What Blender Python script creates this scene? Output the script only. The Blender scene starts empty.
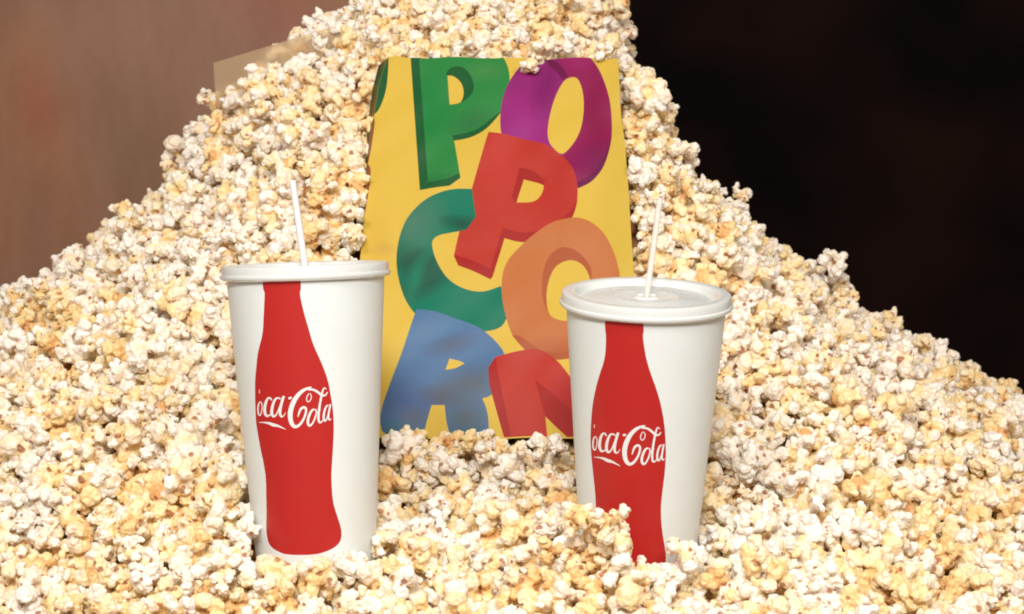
import bpy, bmesh, math, random
import numpy as np
from mathutils import Vector, Matrix, Euler
from mathutils.geometry import delaunay_2d_cdt

random.seed(11)
rng = np.random.default_rng(11)
sc = bpy.context.scene
COL = sc.collection

# ------------------------------------------------------------------ camera
CAM = Vector((0.0, -1.10, 0.265))
PITCH = math.radians(5.6)
FPX = 1764.0
W, H = 1024, 614
cd = bpy.data.cameras.new('camera')
cd.sensor_width = 36.0
cd.lens = FPX / W * 36.0
cd.clip_start = 0.05
cd.clip_end = 50
cd.dof.use_dof = True
cd.dof.focus_distance = 1.13
cd.dof.aperture_fstop = 20
cam = bpy.data.objects.new('camera', cd)
COL.objects.link(cam)
cam.location = CAM
cam.rotation_euler = (math.pi / 2 - PITCH, 0, 0)
sc.camera = cam
FWD = Vector((0, math.cos(PITCH), -math.sin(PITCH)))
UPV = Vector((0, math.sin(PITCH), math.cos(PITCH)))
RGT = Vector((1, 0, 0))

def ray(px, py):
    return FWD + RGT * ((px - W / 2) / FPX) + UPV * ((H / 2 - py) / FPX)

def P(px, py, y):
    d = ray(px, py)
    return CAM + d * ((y - CAM.y) / d.y)

def proj(p):
    v = Vector(p) - CAM
    d = v.dot(FWD)
    return W / 2 + FPX * v.dot(RGT) / d, H / 2 - FPX * v.dot(UPV) / d, d

# ------------------------------------------------------------------ world, lamps, exposure
wd = bpy.data.worlds.new('World')
sc.world = wd
wd.use_nodes = True
bg = wd.node_tree.nodes['Background']
bg.inputs[0].default_value = (1.0, 0.78, 0.58, 1)
bg.inputs[1].default_value = 0.40

def area(name, loc, target, size, power, col):
    l = bpy.data.lights.new(name, 'AREA')
    l.shape = 'DISK'
    l.size = size
    l.energy = power
    l.color = col
    o = bpy.data.objects.new(name, l)
    COL.objects.link(o)
    o.location = loc
    o.rotation_euler = (Vector(target) - Vector(loc)).to_track_quat('-Z', 'Y').to_euler()
    return o
area('key_lamp', (-0.50, -1.15, 1.20), (0, 0.15, 0.1), 0.40, 10.5, (1.0, 0.965, 0.92))
area('second_lamp', (0.70, -1.0, 1.10), (0, 0.15, 0.1), 0.45, 7.5, (1.0, 0.955, 0.91))
area('front_fill', (-0.02, -1.35, 0.95), (0, 0.12, 0.08), 0.30, 19, (1.0, 0.96, 0.91))  # fill added to brighten the hollow between the cups

sc.view_settings.view_transform = 'Standard'
sc.view_settings.look = 'None'
sc.view_settings.exposure = -0.14
sc.view_settings.gamma = 1.0
sc.cycles.filter_width = 1.9
sc.cycles.max_bounces = 8
sc.cycles.diffuse_bounces = 5
sc.cycles.transmission_bounces = 8
sc.cycles.transparent_max_bounces = 8

# ------------------------------------------------------------------ material helpers
def srgb(r, g, b):
    def f(c):
        c /= 255.0
        return c / 12.92 if c <= 0.04045 else ((c + 0.055) / 1.055) ** 2.4
    return (f(r), f(g), f(b), 1)

class N:
    def __init__(s, name):
        s.m = bpy.data.materials.new(name)
        s.m.use_nodes = True
        s.t = s.m.node_tree
        s.p = s.t.nodes['Principled BSDF']
    def n(s, typ, **kw):
        x = s.t.nodes.new(typ)
        for k, v in kw.items():
            setattr(x, k, v)
        return x
    def l(s, a, b):
        s.t.links.new(a, b)
    def mix(s, fac, a, b, blend='MIX'):
        x = s.n('ShaderNodeMix', data_type='RGBA', blend_type=blend)
        for sock, v in ((x.inputs[0], fac), (x.inputs[6], a), (x.inputs[7], b)):
            if hasattr(v, 'is_output'):
                s.l(v, sock)
            else:
                sock.default_value = v
        return x.outputs[2]
    def math(s, op, a, b=0.0, clamp=False):
        x = s.n('ShaderNodeMath', operation=op, use_clamp=clamp)
        for sock, v in ((x.inputs[0], a), (x.inputs[1], b)):
            if hasattr(v, 'is_output'):
                s.l(v, sock)
            else:
                sock.default_value = v
        return x.outputs[0]
    def noise(s, scale, detail=3, vec=None, rough=0.5, w=None):
        x = s.n('ShaderNodeTexNoise')
        if w is not None:
            x.noise_dimensions = '4D'
            s.l(w, x.inputs['W'])
        x.inputs['Scale'].default_value = scale
        x.inputs['Detail'].default_value = detail
        x.inputs['Roughness'].default_value = rough
        if vec is None:
            vec = s.n('ShaderNodeTexCoord').outputs['Object']
        s.l(vec, x.inputs['Vector'])
        return x.outputs['Fac']
    def ramp(s, fac, stops):
        x = s.n('ShaderNodeValToRGB')
        cr = x.color_ramp
        while len(cr.elements) < len(stops):
            cr.elements.new(0.5)
        for e, (p, c) in zip(cr.elements, stops):
            e.position = p
            e.color = c
        s.l(fac, x.inputs[0])
        return x.outputs[0]
    def bump(s, h, strength, dist):
        x = s.n('ShaderNodeBump')
        x.inputs['Strength'].default_value = strength
        x.inputs['Distance'].default_value = dist
        s.l(h, x.inputs['Height'])
        s.l(x.outputs[0], s.p.inputs['Normal'])

def mat_popcorn():
    q = N('popcorn')
    at = q.n('ShaderNodeAttribute', attribute_type='INSTANCER', attribute_name='tint')
    hu = q.n('ShaderNodeAttribute', attribute_type='GEOMETRY', attribute_name='hull_pit_shade')
    tint = at.outputs['Fac']
    lo_ = q.n('ShaderNodeAttribute', attribute_type='GEOMETRY', attribute_name='lobe').outputs['Fac']
    w = q.math('MULTIPLY', tint, 37.0)
    n1 = q.noise(95, 2, w=w)
    n2 = q.noise(600, 2, w=w)
    f = q.math('ADD', tint, q.math('MULTIPLY', q.math('SUBTRACT', n1, 0.5), 0.9))
    f = q.math('ADD', f, q.math('MULTIPLY', lo_, 0.75))
    f = q.math('ADD', f, q.math('MULTIPLY', q.math('SUBTRACT', n2, 0.5), 0.25), clamp=True)
    c = q.ramp(f, [(0.08, (0.93, 0.88, 0.81, 1)), (0.31, (0.925, 0.80, 0.65, 1)), (0.58, (0.91, 0.74, 0.43, 1)), (0.86, (0.87, 0.61, 0.28, 1)), (1.0, (0.76, 0.45, 0.19, 1))])
    hm = q.math('MULTIPLY', hu.outputs['Fac'], 0.9)
    hc = q.ramp(n2, [(0.3, (0.20, 0.06, 0.03, 1)), (0.7, (0.55, 0.24, 0.10, 1))])
    c = q.mix(hm, c, hc)
    q.l(c, q.p.inputs['Base Color'])
    q.p.inputs['Roughness'].default_value = 0.42
    q.p.inputs['Specular IOR Level'].default_value = 0.4
    q.p.inputs['Subsurface Weight'].default_value = 0.35
    q.p.inputs['Subsurface Radius'].default_value = (1.0, 0.45, 0.18)
    q.p.inputs['Subsurface Scale'].default_value = 0.0035
    q.bump(q.noise(1500, 2), 0.15, 0.0005)
    return q.m

def mat_print(name, rgb, var=0.06, rough=0.42, lo=None, lo_scale=14.0, crease=True, blobs=()):
    q = N(name)
    base = srgb(*rgb)
    n1 = q.noise(lo_scale, 3)
    if lo:
        c = q.mix(q.ramp(n1, [(0.42, (0, 0, 0, 1)), (0.62, (1, 1, 1, 1))]), base, srgb(*lo))
    else:
        k = 1 - var * 2
        c = q.mix(n1, base, (base[0] * k, base[1] * k, base[2] * k, 1))
    # soft tones: airbrushed ink in the letters, darker edges on the yellow, laid out on the sheet's own flat coordinates
    if blobs:
        sheet = q.n('ShaderNodeAttribute', attribute_type='GEOMETRY', attribute_name='sheet').outputs['Vector']
    for cx, cy, rx_, ry_, ang, rgb2, strength in blobs:
        u0, v0 = bag_uv(cx, cy)
        mp_ = q.n('ShaderNodeMapping', vector_type='TEXTURE')
        mp_.inputs['Location'].default_value = (u0, v0, 0)
        mp_.inputs['Rotation'].default_value = (0, 0, math.radians(ang))
        mp_.inputs['Scale'].default_value = (rx_ * 0.00076, ry_ * 0.00076, 1)
        q.l(sheet, mp_.inputs['Vector'])
        gr = q.n('ShaderNodeTexGradient', gradient_type='SPHERICAL')
        q.l(mp_.outputs[0], gr.inputs[0])
        f = q.math('MULTIPLY', q.math('SMOOTHSTEP', gr.outputs['Fac'], 0.0) if False else q.math('POWER', gr.outputs['Fac'], 0.8), strength, clamp=True)
        c = q.mix(f, c, srgb(*rgb2))
    q.l(c, q.p.inputs['Base Color'])
    q.p.inputs['Roughness'].default_value = 0.55
    q.p.inputs['Specular IOR Level'].default_value = 0.25
    if crease:
        q.bump(q.noise(60, 3), 0.10, 0.004)
    return q.m

def mat_simple(name, col, rough=0.5, spec=0.5, trans=0.0, var=0.05, scale=40, bump=0.0, coat=0.0):
    q = N(name)
    n1 = q.noise(scale, 3)
    k = 1 - var * 2
    c = q.mix(n1, col, (col[0] * k, col[1] * k, col[2] * k, 1))
    q.l(c, q.p.inputs['Base Color'])
    q.l(q.math('ADD', q.math('MULTIPLY', n1, 0.1), rough - 0.05), q.p.inputs['Roughness'])
    q.p.inputs['Specular IOR Level'].default_value = spec
    q.p.inputs['Transmission Weight'].default_value = trans
    q.p.inputs['Coat Weight'].default_value = coat
    q.p.inputs['Coat Roughness'].default_value = 0.12
    if bump:
        q.bump(n1, bump, 0.002)
    return q.m

M_POP = mat_popcorn()
M_BED = mat_simple('popcorn_gap_shade', (0.50, 0.22, 0.10, 1), 0.8, 0.1, var=0.25, scale=120, bump=0.5)  # bed painted orange-brown to stand in for the warm shade in gaps
M_CUP = mat_simple('waxed_white_paper', (0.775, 0.84, 0.85, 1), 0.50, 0.4, var=0.03, scale=60, coat=0.12)
M_CUPRED = mat_simple('red_ink_on_paper', srgb(188, 36, 34), 0.45, 0.4, var=0.08, scale=30, coat=0.15)
M_LID = mat_simple('frosted_lid_plastic', (0.91, 0.955, 0.955, 1), 0.28, 0.5, trans=0.26, var=0.02)
M_STRAW = mat_simple('translucent_straw_plastic', (0.96, 0.95, 0.92, 1), 0.2, 0.5, trans=0.78, var=0.02)
M_STRAW.node_tree.nodes['Principled BSDF'].inputs['Alpha'].default_value = 0.48
M_STRAW.node_tree.nodes['Principled BSDF'].inputs['Transmission Weight'].default_value = 0.3
M_STRAW_W = mat_simple('white_straw_plastic', (0.95, 0.95, 0.93, 1), 0.25, 0.6, trans=0.25, var=0.02)
M_ACRYL = mat_simple('clear_tan_plastic', (0.95, 0.78, 0.54, 1), 0.22, 0.5, trans=0.80, var=0.08, scale=30)

# ------------------------------------------------------------------ object helpers
def link(name, me, mats=(), parent=None, label=None, cat=None, group=None, kind=None, smooth=True):
    o = bpy.data.objects.new(name, me)
    COL.objects.link(o)
    for m in mats:
        me.materials.append(m)
    if smooth:
        me.polygons.foreach_set('use_smooth', [True] * len(me.polygons))
    if parent:
        o.parent = parent
    if label: o['label'] = label
    if cat: o['category'] = cat
    if group: o['group'] = group
    if kind: o['kind'] = kind
    return o

def empty(name, mw, label, cat, group=None):
    o = bpy.data.objects.new(name, None)
    o.empty_display_size = 0.02
    COL.objects.link(o)
    o.matrix_world = mw
    o['label'] = label
    o['category'] = cat
    if group: o['group'] = group
    return o

def inside(poly, x, y):
    r = False
    j = len(poly) - 1
    for i in range(len(poly)):
        xi, yi = poly[i]
        xj, yj = poly[j]
        if (yi > y) != (yj > y) and x < (xj - xi) * (y - yi) / (yj - yi) + xi:
            r = not r
        j = i
    return r

def smooth_poly(pts, it=2):
    """Chaikin on a closed outline; a point given with a third value stays a sharp corner"""
    pts = [(p[0], p[1], len(p) > 2) for p in pts]
    for _ in range(it):
        out = []
        n = len(pts)
        for i in range(n):
            a, b, c = pts[i - 1], pts[i], pts[(i + 1) % n]
            if b[2]:
                out.append(b)
            else:
                out.append((b[0] * .75 + a[0] * .25, b[1] * .75 + a[1] * .25, False))
                out.append((b[0] * .75 + c[0] * .25, b[1] * .75 + c[1] * .25, False))
        pts = out
    return [(p[0], p[1]) for p in pts]

def ribbon(pts, it=2):
    """open centre line with widths -> closed outline"""
    for _ in range(it):
        out = [pts[0]]
        for a, b in zip(pts, pts[1:]):
            out.append(tuple(.75 * a[k] + .25 * b[k] for k in range(3)))
            out.append(tuple(.25 * a[k] + .75 * b[k] for k in range(3)))
        out.append(pts[-1])
        pts = out
    L, R = [], []
    for i, (x, y, w) in enumerate(pts):
        a = pts[max(i - 1, 0)]
        b = pts[min(i + 1, len(pts) - 1)]
        dx, dy = b[0] - a[0], b[1] - a[1]
        n = math.hypot(dx, dy) or 1
        L.append((x - dy / n * w / 2, y + dx / n * w / 2))
        R.append((x + dy / n * w / 2, y - dx / n * w / 2))
    return L + R[::-1]

def printed_mesh(name, domain, regions, extra, mapfn):
    """One sheet: domain outline (2D), regions = list of (material index, outline, holes) painted in order, all
    flush in the same surface; extra = inner grid points; mapfn turns 2D into 3D."""
    verts, edges = [], []
    def loop(poly):
        b = len(verts)
        fine = []
        for i_, p in enumerate(poly):
            q_ = poly[(i_ + 1) % len(poly)]
            m_ = max(1, int(math.hypot(q_[0] - p[0], q_[1] - p[1]) / 0.0028))
            for k_ in range(m_):
                fine.append((p[0] + (q_[0] - p[0]) * k_ / m_, p[1] + (q_[1] - p[1]) * k_ / m_))
        poly = fine
        n = len(poly)
        for p in poly:
            verts.append(Vector(p[:2]))
        for i in range(n):
            edges.append((b + i, b + (i + 1) % n))
    loop(domain)
    for mi, poly, holes in regions:
        loop(poly)
        for h in holes:
            loop(h)
    for e in extra:
        verts.append(Vector(e))
    vo, eo, fo, *_ = delaunay_2d_cdt(verts, edges, [], 0, 1e-7)
    faces, mids = [], []
    boxes = []
    for mi, poly, holes in regions:
        xs = [p[0] for p in poly]; ys = [p[1] for p in poly]
        boxes.append((min(xs), max(xs), min(ys), max(ys)))
    for f in fo:
        cx = sum(vo[i][0] for i in f) / len(f)
        cy = sum(vo[i][1] for i in f) / len(f)
        if not inside(domain, cx, cy):
            continue
        m = 0
        for (mi, poly, holes), bb in zip(regions, boxes):
            if bb[0] <= cx <= bb[1] and bb[2] <= cy <= bb[3] and inside(poly, cx, cy) and not any(inside(h, cx, cy) for h in holes):
                m = mi
        faces.append(tuple(f))
        mids.append(m)
    me = bpy.data.meshes.new(name)
    me.from_pydata([mapfn(v[0], v[1]) for v in vo], [], faces)
    me.polygons.foreach_set('material_index', mids)
    me.update()
    return me

def lathe(name, prof, seg=96, cap=True):
    bm = bmesh.new()
    rings = []
    for r, z in prof:
        if r < 1e-6:
            rings.append([bm.verts.new((0, 0, z))])
        else:
            rings.append([bm.verts.new((r * math.cos(2 * math.pi * i / seg), r * math.sin(2 * math.pi * i / seg), z)) for i in range(seg)])
    for a, b in zip(rings, rings[1:]):
        for i in range(seg):
            j = (i + 1) % seg
            if len(a) == 1 and len(b) > 1:
                bm.faces.new((a[0], b[j], b[i]))
            elif len(b) == 1 and len(a) > 1:
                bm.faces.new((a[i], a[j], b[0]))
            elif len(a) > 1:
                bm.faces.new((a[i], a[j], b[j], b[i]))
    bmesh.ops.recalc_face_normals(bm, faces=bm.faces)
    me = bpy.data.meshes.new(name)
    bm.to_mesh(me)
    bm.free()
    me.set_sharp_from_angle(angle=math.radians(38))
    return me

# ------------------------------------------------------------------ the heap's height
APEX = (-0.012, 0.50)
def cp(y):
    return np.interp(y, [-0.4, -0.14, -0.05, 0.0, 0.09, 0.135, 0.20, 0.29, 0.33, 0.50, 0.7],
                     [-0.10, -0.030, -0.011, -0.001, 0.015, 0.039, 0.142, 0.292, 0.330, 0.445, 0.36])
def heap(x, y):
    x = np.asarray(x, float); y = np.asarray(y, float)
    dx, dy = x - APEX[0], y - APEX[1]
    r = np.sqrt(dx * dx + dy * dy + 0.03 ** 2)
    side = np.where(dx < 0,
                    np.interp(r, [0, 0.045, 0.100, 0.237, 0.280, 0.312, 0.392, 0.436, 0.78], [0.455, 0.435, 0.380, 0.298, 0.233, 0.192, 0.134, 0.106, -0.12]),
                    np.interp(r, [0, 0.05, 0.108, 0.118, 0.138, 0.180, 0.268, 0.372, 0.460, 0.8], [0.455, 0.435, 0.380, 0.325, 0.262, 0.203, 0.139, 0.062, 0.017, -0.15]))
    front = 0.465 - 0.80 * r
    t_ = (dy * dy / (r * r)) ** 1.6
    cone = side * (1 - t_) + front * t_
    w = np.exp(-(x / np.interp(y, [0.05, 0.28], [0.19, 0.125])) ** 4) * np.clip((0.44 - y) / 0.12, 0, 1)
    h = cone * (1 - w) + cp(y) * w
    h = h - 0.0025 * np.exp(-((x + 0.135) / 0.03) ** 2 - ((y + 0.055) / 0.03) ** 2)
    h = h + 0.045 * np.exp(-((x - 0.046) / 0.027) ** 2 - ((y + 0.073) / 0.022) ** 2)
    h = h + 0.006 * np.sin(x * 23 + 1.0) * np.sin(y * 27 + x * 9) + 0.004 * np.sin(x * 61 + y * 40)
    h = h + 0.007 * np.sin(x * 47 + 3 * np.sin(y * 19)) * np.cos(y * 41 + 2 * np.sin(x * 23)) + 0.004 * np.sin(x * 93 + y * 57)
    return np.maximum(h, -0.115)

# ------------------------------------------------------------------ surroundings
def box_mesh(name, x0, x1, y0, y1, z0, z1, bev=0.004):
    bm = bmesh.new()
    bmesh.ops.create_cube(bm, size=1)
    for v in bm.verts:
        v.co = Vector(((x0 + x1) / 2 + v.co.x * (x1 - x0), (y0 + y1) / 2 + v.co.y * (y1 - y0), (z0 + z1) / 2 + v.co.z * (z1 - z0)))
    bmesh.ops.bevel(bm, geom=list(bm.edges), offset=bev, segments=2, affect='EDGES')
    me = bpy.data.meshes.new(name)
    bm.to_mesh(me); bm.free()
    return me

q = N('brown_mottled_wall')
tc = q.n('ShaderNodeTexCoord')
mpn = q.n('ShaderNodeMapping')
mpn.inputs['Scale'].default_value = (1.5, 1.0, 0.75)
mpn.inputs['Location'].default_value = (0.44, 0.0, 0.33)
q.l(tc.outputs['Object'], mpn.inputs['Vector'])
n1 = q.noise(4.4, 1.5, vec=mpn.outputs[0], rough=0.35)
n2 = q.noise(3.1, 1, vec=mpn.outputs[0], rough=0.3)
mp2 = q.n('ShaderNodeMapping')
mp2.inputs['Scale'].default_value = (1.0, 1.0, 0.35)
q.l(tc.outputs['Object'], mp2.inputs['Vector'])
n4 = q.noise(26, 3, vec=mp2.outputs[0])
n3 = q.noise(90, 3)
c = q.ramp(n1, [(0.36, srgb(138, 104, 74)), (0.47, srgb(156, 114, 88)), (0.56, srgb(164, 114, 84)), (0.70, srgb(166, 88, 62))])
c = q.mix(q.ramp(n2, [(0.45, (0, 0, 0, 1)), (0.65, (1, 1, 1, 1))]), c, srgb(158, 118, 96))
c = q.mix(q.math('MULTIPLY', n3, 0.25), c, srgb(100, 74, 60))
c = q.mix(q.math('MULTIPLY', q.ramp(n4, [(0.42, (0, 0, 0, 1)), (0.62, (1, 1, 1, 1))]), 0.24), c, srgb(124, 78, 52))
q.l(c, q.p.inputs['Base Color'])
q.p.inputs['Roughness'].default_value = 0.6
M_WALL = q.m
q = N('near_black_cloth')
n1 = q.noise(5, 2)
q.l(q.ramp(n1, [(0.35, (0.0012, 0.0005, 0.0008, 1)), (0.65, (0.010, 0.0032, 0.002, 1))]), q.p.inputs['Base Color'])
q.p.inputs['Roughness'].default_value = 0.9
q.p.inputs['Specular IOR Level'].default_value = 0.1
M_DARK = q.m
q = N('dark_table_wood')
q.l(q.ramp(q.noise(20, 4), [(0.3, (0.05, 0.025, 0.018, 1)), (0.7, (0.10, 0.055, 0.04, 1))]), q.p.inputs['Base Color'])
q.p.inputs['Roughness'].default_value = 0.5
M_TABLE = q.m

link('table', box_mesh('table', -1.6, 1.6, -0.5, 1.6, -0.17, -0.12), [M_TABLE], kind='structure', smooth=False)
link('wall_panel', box_mesh('wall_panel', -1.7, 0.0, 1.00, 1.03, -0.119, 1.6), [M_WALL],
     label='blurry mottled brown wall behind the left side of the popcorn', cat='wall', smooth=False)
link('dark_backdrop', box_mesh('dark_backdrop', 0.003, 1.8, 1.00, 1.03, -0.119, 1.6), [M_DARK],
     label='near black backdrop behind the right side of the popcorn', cat='backdrop', smooth=False)

# ------------------------------------------------------------------ cups
BOTTLE1_L = [(277.3,263),(283,262.6),(290,263.2),(292,264.7),(302,264.3),(315,263.7),(330,263),(339,261.5),(347.7,259),(356,257.3),(364,256.6),(380,255),(396.6,255),(410,255.4),(422.6,256),(431.7,257.4),(449,260.5),(463,263.6),(478.6,266),(502,266.3),(514,266.6),(528.5,266.1),(537,267),(543,268.5),(548,272),(552,279),(554.7,286)]
BOTTLE1_R = [(277.3,300),(283,300.8),(290,301),(292,299.6),(302,301.4),(315,304.5),(330,309),(339,311.4),(347.7,314.6),(356,318.4),(364,322),(380,328),(396.6,331),(410,333),(422.6,333.8),(431.7,333.8),(449,333),(463,332),(478.6,331.2),(502,332.8),(514,336.5),(528.5,341.3),(537,341.6),(543,339.5),(548,334),(552,325),(554.7,315)]
BOTTLE2_L = [(321,605),(326,604.8),(332,605.4),(335,606),(352,605.6),(363,603.6),(374,599.7),(389,595.5),(405,592.4),(423,590.9),(440,590.4),(455,591.2),(473,593),(490,594.9),(506,595.8),(522.6,596),(537,596.5),(550,600),(560,608),(566,618)]
BOTTLE2_R = [(321,643),(326,643.6),(332,643.8),(335,642.6),(352,644.9),(363,647.4),(374,650.8),(389,656.4),(405,661),(423,664.3),(440,665.6),(455,666),(473,664.8),(490,662.6),(506,660.8),(522.6,661.2),(537,663),(550,665.4),(560,666.2),(566,664)]

def logo(ox, oy, sx, fn):
    S = []
    def s(pts, wk=1.0):
        S.append(ribbon([(fn(x, y)[0], fn(x, y)[1], w * wk * 0.88 / 7.67) for x, y, w in pts]))
    # partly lost round letter at the bottle's edge
    s([(152,150,4),(146,165,6),(152,180,4)])
    s([(160,240,8),(143,255,12),(136,300,14),(142,345,13),(158,350,9),(170,300,8),(168,255,8),(158,240,6)])
    s([(243,232,12),(232,212,12),(212,216,18),(193,260,24),(187,320,26),(203,358,20),(232,345,10),(246,325,6)])
    s([(312,222,12),(285,210,14),(262,235,20),(245,290,25),(242,340,25),(260,362,18),(285,335,12),(308,270,10)])
    s([(336,200,22),(322,240,22),(308,300,23),(306,345,22),(322,362,13),(340,345,7),(350,325,4)])
    s([(372,219,17),(384,215,19),(396,211,17)])
    # great capital
    s([(548,132,10),(515,140,20),(470,165,30),(425,215,38),(395,280,42),(383,340,42),(390,400,38),(415,438,30),(450,430,22),(485,385,18),(506,330,18),(508,292,18),(486,283,20),(460,305,20),(444,360,8)])
    s([(520,150,14),(560,148,18),(596,168,20),(628,196,20),(655,196,14),(672,170,8)])
    s([(528,180,8),(512,205,8),(510,235,8),(525,248,8),(545,225,8),(548,195,8),(535,178,6)])
    s([(572,300,14),(548,310,18),(525,360,22),(518,405,22),(532,433,18),(556,412,14),(578,365,14),(588,320,12),(578,300,10)])
    s([(585,330,8),(604,322,7),(618,300,6)])
    s([(662,148,8),(645,132,9),(632,165,16),(620,220,18),(608,290,20),(600,360,20),(606,405,18),(628,400,10),(645,370,6)])
    s([(680,270,10),(662,275,14),(645,320,18),(640,370,18),(652,398,14),(668,370,10),(684,310,9)])
    s([(694,262,14),(684,310,16),(676,360,16),(684,388,12),(700,372,6)])
    s([(145,402,4),(185,402,10),(225,408,22),(255,422,30),(285,426,20),(318,440,12),(352,456,3)])
    return S

def make_cup(lid_c, axis, Hc, rt, rb, BL, BR, lg, label, front_only_note=None):
    axis = axis.normalized()
    zx = Vector((1, 0, 0)); zx = (zx - axis * zx.dot(axis)).normalized()
    zy = axis.cross(zx)
    base = lid_c - axis * Hc
    mw = Matrix((( zx.x, zy.x, axis.x, base.x), (zx.y, zy.y, axis.y, base.y), (zx.z, zy.z, axis.z, base.z), (0, 0, 0, 1)))
    inv = mw.inverted()
    o3 = inv @ CAM
    k = (rt - rb) / Hc
    def hit(px, py):
        d = inv.to_3x3() @ ray(px, py)
        # |o+td|_xy = rb + k (z)
        A = d.x ** 2 + d.y ** 2 - (k * d.z) ** 2
        q0 = rb + k * o3.z
        B = 2 * (o3.x * d.x + o3.y * d.y - q0 * k * d.z)
        Cc = o3.x ** 2 + o3.y ** 2 - q0 ** 2
        disc = max(B * B - 4 * A * Cc, 0)
        t = (-B - math.sqrt(disc)) / (2 * A)
        p = o3 + d * t
        th = math.atan2(p.x, -p.y)          # 0 faces the camera
        return (th * 0.04, p.z)
    Rr = 0.04
    bottle = [hit(x, y) for y, x in BL] + [hit(x, y) for y, x in reversed(BR)]
    bottle = smooth_poly([(a, b, 1) if i in (0, len(bottle) - 1) else (a, b) for i, (a, b) in enumerate(bottle)], 1)
    regions = [(1, bottle, [])]
    for st in lg:
        regions.append((2, [hit(x, y) for x, y in st], []))
    pi = math.pi
    nth, nz = 90, 62
    dom = [(-pi * Rr + 2 * pi * Rr * i / nth, 0) for i in range(nth + 1)] + [(pi * Rr, Hc * j / nz) for j in range(1, nz)] + \
          [(pi * Rr - 2 * pi * Rr * i / nth, Hc) for i in range(nth + 1)] + [(-pi * Rr, Hc * (nz - j) / nz) for j in range(1, nz)]
    extra = [(-pi * Rr + 2 * pi * Rr * i / nth, Hc * j / nz) for i in range(1, nth) for j in range(1, nz)]
    def mp(u, z):
        r = rb + k * z
        a = u / Rr
        return (r * math.sin(a), -r * math.cos(a), z)
    me = printed_mesh('cup_body', dom, regions, extra, mp)
    bm = bmesh.new(); bm.from_mesh(me)
    bmesh.ops.remove_doubles(bm, verts=bm.verts, dist=1e-6)
    # inner wall, rolled lip and recessed floor
    seg = 72
    prof = [(rt, Hc), (rt + 0.0008, Hc + 0.0006), (rt + 0.0004, Hc + 0.0014), (rt - 0.0008, Hc + 0.001), (rb - 0.0012, 0.007), (0, 0.007)]
    prof2 = [(0, 0.006), (rb - 0.0014, 0.006), (rb - 0.0012, 0.0), (rb, 0.0)]
    for pr in (prof, prof2):
        rings = []
        for r, z in pr:
            rings.append([bm.verts.new((0, 0, z))] if r == 0 else [bm.verts.new((r * math.sin(2 * pi * i / seg), -r * math.cos(2 * pi * i / seg), z)) for i in range(seg)])
        for a, b in zip(rings, rings[1:]):
            for i in range(seg):
                j = (i + 1) % seg
                if len(a) == 1: bm.faces.new((a[0], b[i], b[j]))
                elif len(b) == 1: bm.faces.new((a[i], b[0], a[j]))
                else: bm.faces.new((a[i], b[i], b[j], a[j]))
    bmesh.ops.remove_doubles(bm, verts=bm.verts, dist=1e-6)
    bmesh.ops.recalc_face_normals(bm, faces=bm.faces)
    bm.to_mesh(me); bm.free()
    root = empty('paper_cup', mw, label, 'cup', 'lidded paper cups standing in the popcorn')
    link('body', me, [M_CUP, M_CUPRED, M_CUP], root)
    rl = 0.0533
    t = Hc
    # snap-on lid: skirt, bead, channel, raised inner deck
    prof = [(rt + 0.0008, t - 0.0040), (rl - 0.0016, t - 0.0040), (rl - 0.0003, t - 0.0034), (rl, t - 0.0026), (rl - 0.0002, t - 0.0016), (rl - 0.0013, t - 0.0010),
            (rl - 0.0013, t + 0.0030), (rl - 0.0018, t + 0.0040), (rl - 0.0028, t + 0.0044), (rl - 0.0080, t + 0.0042), (rl - 0.0092, t + 0.0034),
            (rl - 0.0106, t + 0.0006), (rl - 0.0116, t - 0.0004), (rl - 0.0130, t - 0.0002), (rl - 0.0140, t + 0.0008), (rl - 0.0160, t + 0.0012),
            (0.022, t + 0.0013), (0.0205, t + 0.0019), (0.019, t + 0.0019), (0.0175, t + 0.0013), (0.0085, t + 0.0013), (0.0078, t + 0.0022), (0.0066, t + 0.0024), (0.0058, t + 0.0012), (0.0030, t + 0.0010)]
    inner = [(r - (0.0006 if r > 0.04 else 0), z - 0.0007) for r, z in prof[::-1]]
    inner = [(max(r, 0.003), z) for r, z in inner]
    lid = link('lid', lathe('lid', prof + inner + [prof[0]]), [M_LID], root)
    # small pressed bumps on the lid's deck
    for k2, a in enumerate((0.6, 2.2, 3.9, 5.3)):
        b = lathe('pressed_button', [(0, 0.0006), (0.0012, 0.0005), (0.0022, 0.0003), (0.0026, -0.0003), (0, -0.0005)], 20)
        ob = link('pressed_button', b, [M_LID], lid)
        ob.location = (0.0305 * math.cos(a), 0.0305 * math.sin(a), t + 0.001)
    return root, mw

def fn1(x, y):
    return x / 7.67 + 240, y / 7.67 + 370
def fn2(x, y):
    X, Y = fn1(x, y)
    return X + 334.3 - (X - 290) * 0.022, Y + 37.0 + (X - 290) * 0.075
H1 = 0.186
lid1 = P(305.5, 270.5, 0.0)
ax1 = Vector((-0.030, 0.042, 1.0))
cup1, mw1 = make_cup(lid1, ax1, H1, 0.0494, 0.0372, BOTTLE1_L, BOTTLE1_R, logo(0, 0, 1, fn1),
    'taller left paper cup with its whole red bottle print showing, before the yellow bag')
H2 = 0.180
lid2 = P(646.3, 299.0, -0.022)
ax2 = Vector((0.018, -0.105, 1.0))
cup2, mw2 = make_cup(lid2, ax2, H2, 0.0494, 0.0352, BOTTLE2_L, BOTTLE2_R, logo(0, 0, 1, fn2),
    'right paper cup tipped forward, lid top showing, red bottle print half buried in popcorn')
for nm, m_, h_ in (('c1', mw1, H1), ('c2', mw2, H2)):
    print(nm, [tuple(round(v, 1) for v in proj(m_ @ Vector((0, 0, z)))[:2]) for z in (0, h_)], m_.translation)

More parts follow.
